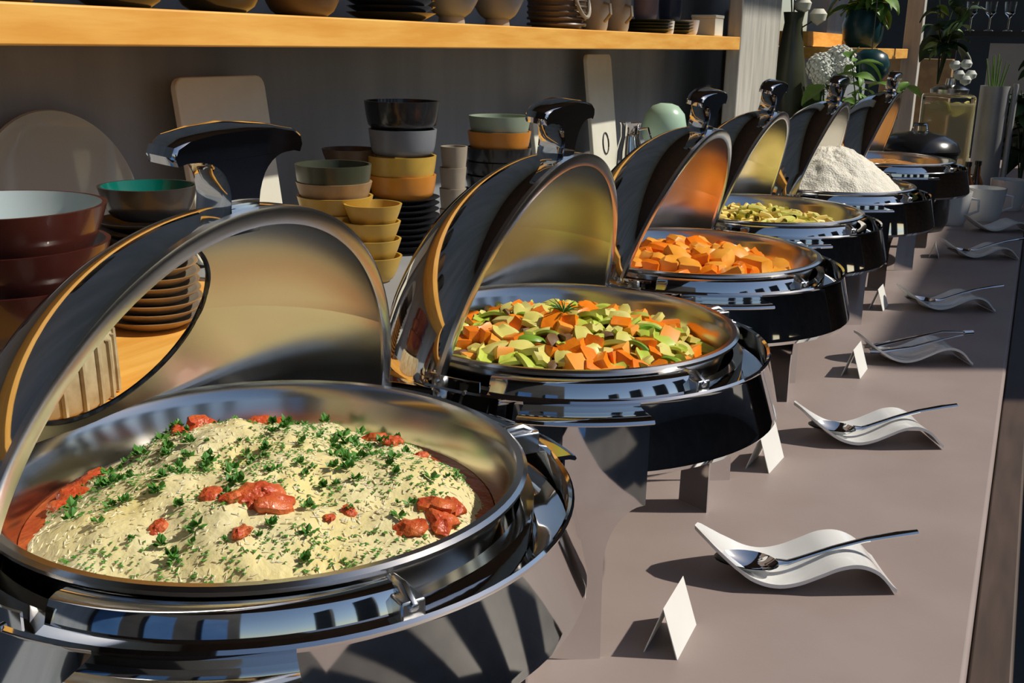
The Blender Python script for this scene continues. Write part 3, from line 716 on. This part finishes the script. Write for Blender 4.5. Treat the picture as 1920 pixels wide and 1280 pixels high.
# upper shelf
DB = bowl_mesh('dark_bowl', .075, .075, BLACK_G, BLACK_G, .45, .005, .5); DB2 = bowl_mesh('dark_bowl', .07, .07, BROWN_G, BROWN_G, .5, .005, .5)
for x, y, me, lb in [(-1.03, .66, DB, 'black bowl at the left end of the upper shelf'), (-1.03, .84, DB2, 'brown bowl second from the left on the upper shelf'), (-1.03, 1.02, DB, 'black bowl third from the left on the upper shelf'),
                     (-1.03, 1.20, DB, 'black bowl fourth from the left on the upper shelf'), (-1.03, 1.39, DB2, 'brown bowl just left of the black plates on the upper shelf')]:
    stack(x, y, ZU, [(me, .07, 'dark_bowl', lb, 'bowl', None)])
UP = bowl_mesh('upper_plate', .078, .014, BLACK_G, BGREY, .6, .003, .8)
stack(-1.03, 1.645, ZU, [(UP, .0105, 'upper_plate', 'grey-rimmed black plate in the upper shelf stack', 'plate', 'black plates on the upper shelf')] * 9)
FB = bowl_mesh('footed_bowl', .062, .060, BGREY, BGREY, .42, .004, .6); FT = MB().lathe([(0, 0), (.026, 0), (.024, .014), (0, .014)], 24).mesh('foot', BEIGE)
for y, lb in ((1.86, 'blue-grey footed bowl left of its twin on the upper shelf'), (2.055, 'blue-grey footed bowl beside the dark basket')):
    t = thing('footed_bowl', lb, 'bowl', (-1.03, y, ZU)); link('foot', FT, t); link('bowl', FB, t, (0, 0, .0135))
    link('inner_bowl', FB, t, (0, 0, .036))
bk = thing('basket', 'dark woven basket with a pale ring handle on the upper shelf', 'basket', (-1.03, 2.36, ZU))
MB().lathe([(0, 0), (.055, 0), (.066, .03), (.068, .07), (.062, .075), (.06, .03), (0, .01)], 32).build('body', BROWN_G, bk)
MB().tube([(.062 + .012 * sin(pi * k / 12), .036 * cos(pi * k / 12 + pi), .066 - .040 * sin(pi * k / 12)) for k in range(13)], .0045, 8).build('ring_handle', BEIGE, bk)
for k in range(5): MB().tube([(.0665 * cos(2 * pi * q / 24), .0665 * sin(2 * pi * q / 24), .01 + .013 * k) for q in range(25)], .0035, 6, cap=False).build('weave_row', BROWN_G, bk)
MUG = bowl_mesh('body', .036, .085, BEIGE, BEIGE, .82, .004, .4)
for y, lb in ((2.60, 'tall beige mug beside the basket on the upper shelf'), (2.755, 'tall beige mug right of its twin on the upper shelf')):
    t = thing('mug', lb, 'mug', (-1.03, y, ZU)); link('body', MUG, t)
    MB().tube([(.030, -.018, .065), (.050, -.03, .062), (.054, -.033, .040), (.034, -.02, .022)], .004, 8).build('handle', BEIGE, t)
PL2 = bowl_mesh('side_plate', .075, .012, OLIVE_G, BEIGE, .6, .003, .8)
zz = stack(-1.035, 3.02, ZU, [(PL2, .0085, 'side_plate', 'olive plate in the low stack under the mauve cup', 'plate', 'olive plates on the upper shelf')] * 4)
MC = bowl_mesh('mauve_cup', .036, .06, PURP, PURP, .8, .003, .4); stack(-1.035, 3.0, zz + .004, [(MC, .06, 'mauve_cup', 'mauve cup standing on the olive plates', 'cup', None)])
zz = stack(-1.035, 3.22, ZU, [(PL2, .0085, 'side_plate', 'olive plate in the low stack under the navy cup', 'plate', 'olive plates under the navy cup')] * 4)
stack(-1.035, 3.22, zz + .004, [(bowl_mesh('navy_cup', .036, .06, NAVY, NAVY, .8, .003, .4), .06, 'navy_cup', 'navy cup standing on the olive plates', 'cup', None)])
stack(-1.0, 3.10, ZU, [(bowl_mesh('white_cup', .018, .036, PORC, PORC, .8, .003, .4), .06, 'white_cup', 'tiny white cup between the mauve and navy cups', 'cup', None)])
stack(-1.02, 3.37, ZU, [(bowl_mesh('white_cup', .032, .045, PORC, PORC, .7, .003, .5), .04, 'white_cup', 'white cup right of the navy cup', 'cup', None)])
bx = thing('wooden_box', 'small pale wooden box at the far end of the upper shelf', 'box', (-1.02, 3.58, ZU))
bevel(MB().box((0, 0, .028), (.08, .10, .056)).build('body', CREAM, bx), .002); bevel(MB().box((0, 0, .061), (.084, .104, .010)).build('lid', CREAM, bx), .002)

# ------------------------------------------------------------------ plants and far things
def leaf_mesh(nm, m, L, w_):
    mb = MB()
    def fn(u, v): s_ = 2 * v - 1; return (L * u, w_ * s_ * sin(pi * min(.98, u * .93 + .05)), L * .25 * u * (1 - u) * 2 - L * .22 * u * u + .25 * w_ * abs(s_))
    mb.grid(fn, 6, 4); return mb.mesh(nm, m)
LF = leaf_mesh('leaf', LEAF, .10, .030); LFD = leaf_mesh('leaf', LEAFD, .13, .036); LFS = leaf_mesh('leaf', LEAF, .07, .018)
def plant(nm, lab, loc, leaves, stem_h, n, spread, rd, pot=None, droop=.0, sc=1., stems=5):
    t = thing(nm, lab, 'plant', loc)
    if pot: pot(t)
    for k in range(stems):
        a = rd.random() * 6.3; q = rd.uniform(.2, 1) * spread; tip = (q * cos(a), q * sin(a), stem_h * rd.uniform(.7, 1.15))
        MB().tube([(0, 0, 0), (tip[0] * .3, tip[1] * .3, tip[2] * .6), tip], [.004, .003, .002], 5).build('stem', LEAFD, t)
        for j in range(n // stems):
            f_ = rd.uniform(.35, 1.05)
            p = (tip[0] * f_ * f_, tip[1] * f_ * f_, tip[2] * f_)
            link('leaf', rd.choice(leaves), t, p, (rd.uniform(-.6, .6), rd.uniform(-.7, .5) + droop, rd.random() * 6.3), sc * rd.uniform(.7, 1.3))
    return t
rd = random.Random(12)
def teal_pot(t): MB().lathe([(0, 0), (.055, 0), (.078, .03), (.085, .09), (.07, .14), (.066, .15), (.06, .14), (0, .12)], 28).build('pot', TEALPOT, t)
plant('potted_plant', 'bright green leafy plant in a dark teal pot on the side shelf', (-.70, 4.78, .568), [LF, LFS], .34, 84, .17, rd, teal_pot, .25, 1.1, 7)
plant('trailing_plant', 'green trailing foliage behind the rice lid', (-.58, 4.18, .02), [LF, LFS, LF], .46, 90, .17, rd, None, .2, .85, 9)
plant('foliage_plant', 'dark leafy plant below the white flowers', (-.82, 4.46, .02), [LFD, LF], .46, 54, .12, rd, None, .2, .85, 6)
plant('dark_plant', 'very dark leafy plant at the right edge behind the cups', (-.03, 5.0, 0), [LFD], .52, 60, .14, rd, None, .3, .9, 6)
plant('hanging_foliage', 'dark foliage above the drinks dispenser', (-.42, 5.2, .42), [LFD, LFS], .40, 50, .18, rd, None, .3, .9, 6)
fp = thing('white_flowers', 'bunch of white hydrangea flowers above the foliage', 'flowers', (-.79, 4.42, .0))
for dx, dy, dz, r_ in [(0, 0, .49, .055), (.06, .05, .515, .06), (.02, -.03, .455, .045), (.085, .0, .475, .045), (.05, .02, .44, .035)]:
    mb = MB()
    for k in range(70):
        zc = 1 - 2 * (k + .5) / 70; a = k * 2.4; q = sqrt(1 - zc * zc); c = Vector((q * cos(a), q * sin(a), zc)); s_ = c.cross(Vector((.1, .2, 1))).normalized(); n_ = c.cross(s_)
        c = c * r_; h_ = r_ * .22; mb.add([c - s_ * h_, c - n_ * h_, c + s_ * h_, c + n_ * h_, c * 1.12], [(0, 1, 4), (1, 2, 4), (2, 3, 4), (3, 0, 4)])
    mb.lathe([(0, -r_ * .9), (r_ * .7, -r_ * .6), (r_ * .95, 0), (r_ * .7, r_ * .6), (0, r_ * .9)], 10)
    mb.build('flower_head', PETAL, fp, (dx, dy, dz))
    MB().tube([(dx, dy, dz), (dx * .5 + .02, dy * .5, dz * .5), (.02, 0, 0.02)], .004, 5).build('stem', LEAFD, fp)
hb = thing('hanging_planter', 'round dark hanging planter ball beside the side shelf', 'planter', (-.62, 4.52, .43))
MB().lathe([(0, 0), (.045, .012), (.07, .045), (.075, .08), (.06, .115), (.03, .132), (0, .134)], 28).build('ball', TEALPOT, hb)
MB().tube([(0, 0, .13), (0, 0, .5), (0, .0, 1.57)], .002, 5).build('cord', DARK_G, hb)
vz = thing('brown_vase', 'tall olive-brown vase beyond the grey post', 'vase', (-.93, 4.50, 0))
MB().lathe([(0, 0), (.06, 0), (.085, .2), (.08, .4), (.05, .55), (.035, .66), (.042, .70), (.036, .70), (.03, .66), (0, .6)], 28).build('body', OLIVE_G, vz)
fn_ = thing('dried_flowers', 'cream dried blooms in the olive-brown vase', 'flowers', (-.93, 4.50, .62))
for dx, dy, dz in ((.03, .0, .10), (-.03, .03, .19), (.06, .03, .17), (.0, -.03, .24), (.085, .05, .06)):
    MB().lathe([(0, -.03), (.03, -.01), (.036, .015), (.02, .035), (0, .03)], 10).build('bloom', CREAM, fn_, (dx, dy, dz)); MB().tube([(0, 0, 0), (dx * .6, dy * .6, dz * .6), (dx, dy, dz)], .003, 5).build('stem', BROWN_G, fn_)
GS = bowl_mesh('grey_pot', .06, .07, BGREY, BGREY, .7, .004, .5)
stack(-1.12, 4.51, 0, [(bowl_mesh('crate_pot', .07, .57, BROWN_G, BROWN_G, .9, .006, .5), .575, 'crate_pot', 'tall brown pot directly behind the grey post', 'pot', None),
                      (GS, .075, 'grey_pot', 'blue-grey pot lower of the two behind the grey post', 'pot', None), (GS, .075, 'grey_pot', 'blue-grey pot upper of the two behind the grey post', 'pot', None)])
# black pot with closed lid beyond the last dish
bpot = thing('black_pot', 'black round pot with a glossy lid beyond the farthest chafing dish', 'pot', (-.335, 3.72, 0))
MB().lathe([(0, 0), (.105, 0), (.118, .03), (.122, .23), (.128, .245), (.120, .247), (0, .247)], 48).build('body', BLACK_G, bpot)
MB().lathe([(.128, .248), (.130, .256), (.118, .282), (.08, .302), (.03, .312), (0, .314)], 48).build('lid', BLACK_G, bpot)
MB().tube([(-.022, 0, .310), (-.018, 0, .334), (.018, 0, .334), (.022, 0, .310)], .006, 8).build('lid_handle', CHROME, bpot)
# drinks dispenser
dd = thing('drinks_dispenser', 'square glass drinks dispenser of pale lemon tea', 'dispenser', (-.325, 4.62, 0), rad(6))
bevel(MB().box((0, 0, .035), (.19, .19, .07)).build('base', GREYM, dd), .004)
bevel(MB().box((0, 0, .235), (.196, .196, .328)).build('jar', CLEAR, dd), .012, 3)
bevel(MB().box((0, 0, .222), (.184, .184, .294)).build('tea', AMBER, dd), .010, 3)
MB().lathe([(0, .402), (.07, .402), (.072, .418), (.05, .43), (.02, .436), (.016, .46), (0, .464)], 32).build('lid', RIMM, dd)
tp = MB(); tp.tube([(.098, -.03, .09), (.13, -.045, .09), (.14, -.05, .075)], .008, 8); tp.build('tap', CHROME, dd)
LS = MB().lathe([(0, -.003), (.028, -.003), (.030, 0), (.028, .003), (0, .003)], 20).mesh('lemon_slice', LEMON)
for k, (a, b, c, r1, r2) in enumerate([(.03, -.065, .345, 1.3, .2), (.07, -.02, .34, .2, 1.2), (-.01, -.075, .35, 1.2, .5), (.06, .04, .35, .3, 1.0), (.01, -.03, .362, .2, .2), (-.05, -.06, .35, 1.0, .4)]):
    link('lemon_slice', LS, dd, (a, b, c), (r1, r2, k))
wf = thing('small_bouquet', 'small white blooms on the drinks dispenser lid', 'flowers', (-.315, 4.60, .462))
for dx, dy, dz in ((.0, 0, .045), (.04, .0, .05), (.06, .02, .01), (.02, -.03, .01), (.045, -.02, -.01)):
    MB().lathe([(0, -.018), (.018, -.008), (.022, .006), (.012, .02), (0, .018)], 10).build('bloom', PETAL, wf, (dx, dy, dz))
# metal cylinder with leaves, bottles, cups
cy_ = thing('metal_cylinder', 'tall grey metal cylinder vase right of the dispenser', 'vase', (-.17, 4.86, 0))
MB().lathe([(0, 0), (.055, 0), (.057, .01), (.057, .43), (.054, .43), (.052, .02), (0, .02)], 32).build('body', GREYM, cy_)
for k in range(9):
    a = rd.random() * 6.3; q = rd.uniform(.02, .06); L = rd.uniform(.5, .58)
    MB().tube([(0, 0, .05), (q * .4 * cos(a), q * .4 * sin(a), .4), (q * cos(a), q * sin(a), L)], [.003, .004, .002], 5).build('stalk', LEAF, cy_)
MB_ = MB().lathe([(0, 0), (.012, 0), (.012, .43), (.010, .44), (0, .44)], 14)
tag(MB_.build('metal_rod', GREYM, None, (-.095, 4.86, 0)), 'thin upright metal rod right of the metal cylinder', 'rod')
for k, (x, y, h_) in enumerate([(-.205, 4.30, .17), (-.175, 4.36, .17)]):
    t = thing('small_bottle', ['small dark bottle in front of the metal cylinder, left one', 'small dark bottle in front of the metal cylinder, right one'][k], 'bottle', (x, y, 0))
    MB().lathe([(0, 0), (.024, 0), (.026, .01), (.026, .09), (.012, .12), (.010, .155), (0, .157)], 20).build('body', BOTTLE, t)
    MB().lathe([(0, .156), (.012, .156), (.012, .172), (0, .172)], 16).build('cap', BLACK_G, t)
jr = thing('glass_jar', 'small glass jar of red relish beside the white cups', 'jar', (-.235, 4.12, 0))
MB().lathe([(0, 0), (.036, 0), (.038, .01), (.038, .07), (.034, .08), (.034, .084), (0, .084)], 24).build('body', TOMATO, jr); MB().lathe([(0, .085), (.037, .085), (.037, .098), (0, .098)], 24).build('lid', RIMM, jr)
CP = bowl_mesh('body', .066, .112, PORC, PORC, .72, .004, .45); SCR = bowl_mesh('saucer', .075, .012, PORC, PORC, .5, .003, .9)
for k, (x, y, lb) in enumerate([(-.225, 3.88, 'white cup left of its twin beside the farthest dishes'), (-.125, 4.04, 'white cup in the middle beside the farthest dishes'), (-.06, 4.36, 'white cup on the right behind the farthest spoon rest')]):
    t = thing('white_cup', lb, 'cup', (x, y, 0)); link('body', CP, t, (0, 0, .0))
    MB().tube([(.060, 0, .090), (.086, 0, .086), (.088, 0, .050), (.056, 0, .034)], .0045, 8).build('handle', PORC, t)
# far panel, black rack
fpn = thing('menu_board', 'pale grey panel standing against the dark far wall', 'panel', (-.13, 6.9, 0)); bevel(MB().box((0, 0, .46), (.34, .02, .30)).build('panel', mat('pale_grey_panel', (.45, .45, .43), .7, 0, col2=(.5, .5, .48), scale=4), fpn), .003)
MB().box((0, .03, .16), (.30, .05, .32)).build('stand', CHAR, fpn)
wb = thing('wooden_crate', 'brown wooden crate board behind the dispenser', 'crate', (-.62, 6.3, 0)); bevel(MB().box((0, 0, .26), (.36, .12, .52)).build('body', TAN_G, wb), .004)
rk = thing('glass_rack', 'black shelf rack of glasses on the far dark wall', 'rack', (-.1, 6.95, .66))
MB().box((0, 0, .0), (1.0, .2, .03)).build('board', CHAR, rk)
for k in range(3): MB().box((-.4 + .4 * k, .09, -.12), (.03, .02, .24)).build('bracket', CHAR, rk)
GLS = MB().lathe([(0, 0), (.025, 0), (.025, .003), (.004, .01), (.004, .07), (.03, .10), (.034, .16), (.032, .16), (.027, .105), (0, .09)], 16).mesh('wine_glass', CLEAR)
for k in range(8): tag(link('wine_glass', GLS, None, (-.42 + .1 * k, 6.93, .6765)), 'wine glass standing on the far black rack', 'glass', 'glasses on the far black rack')
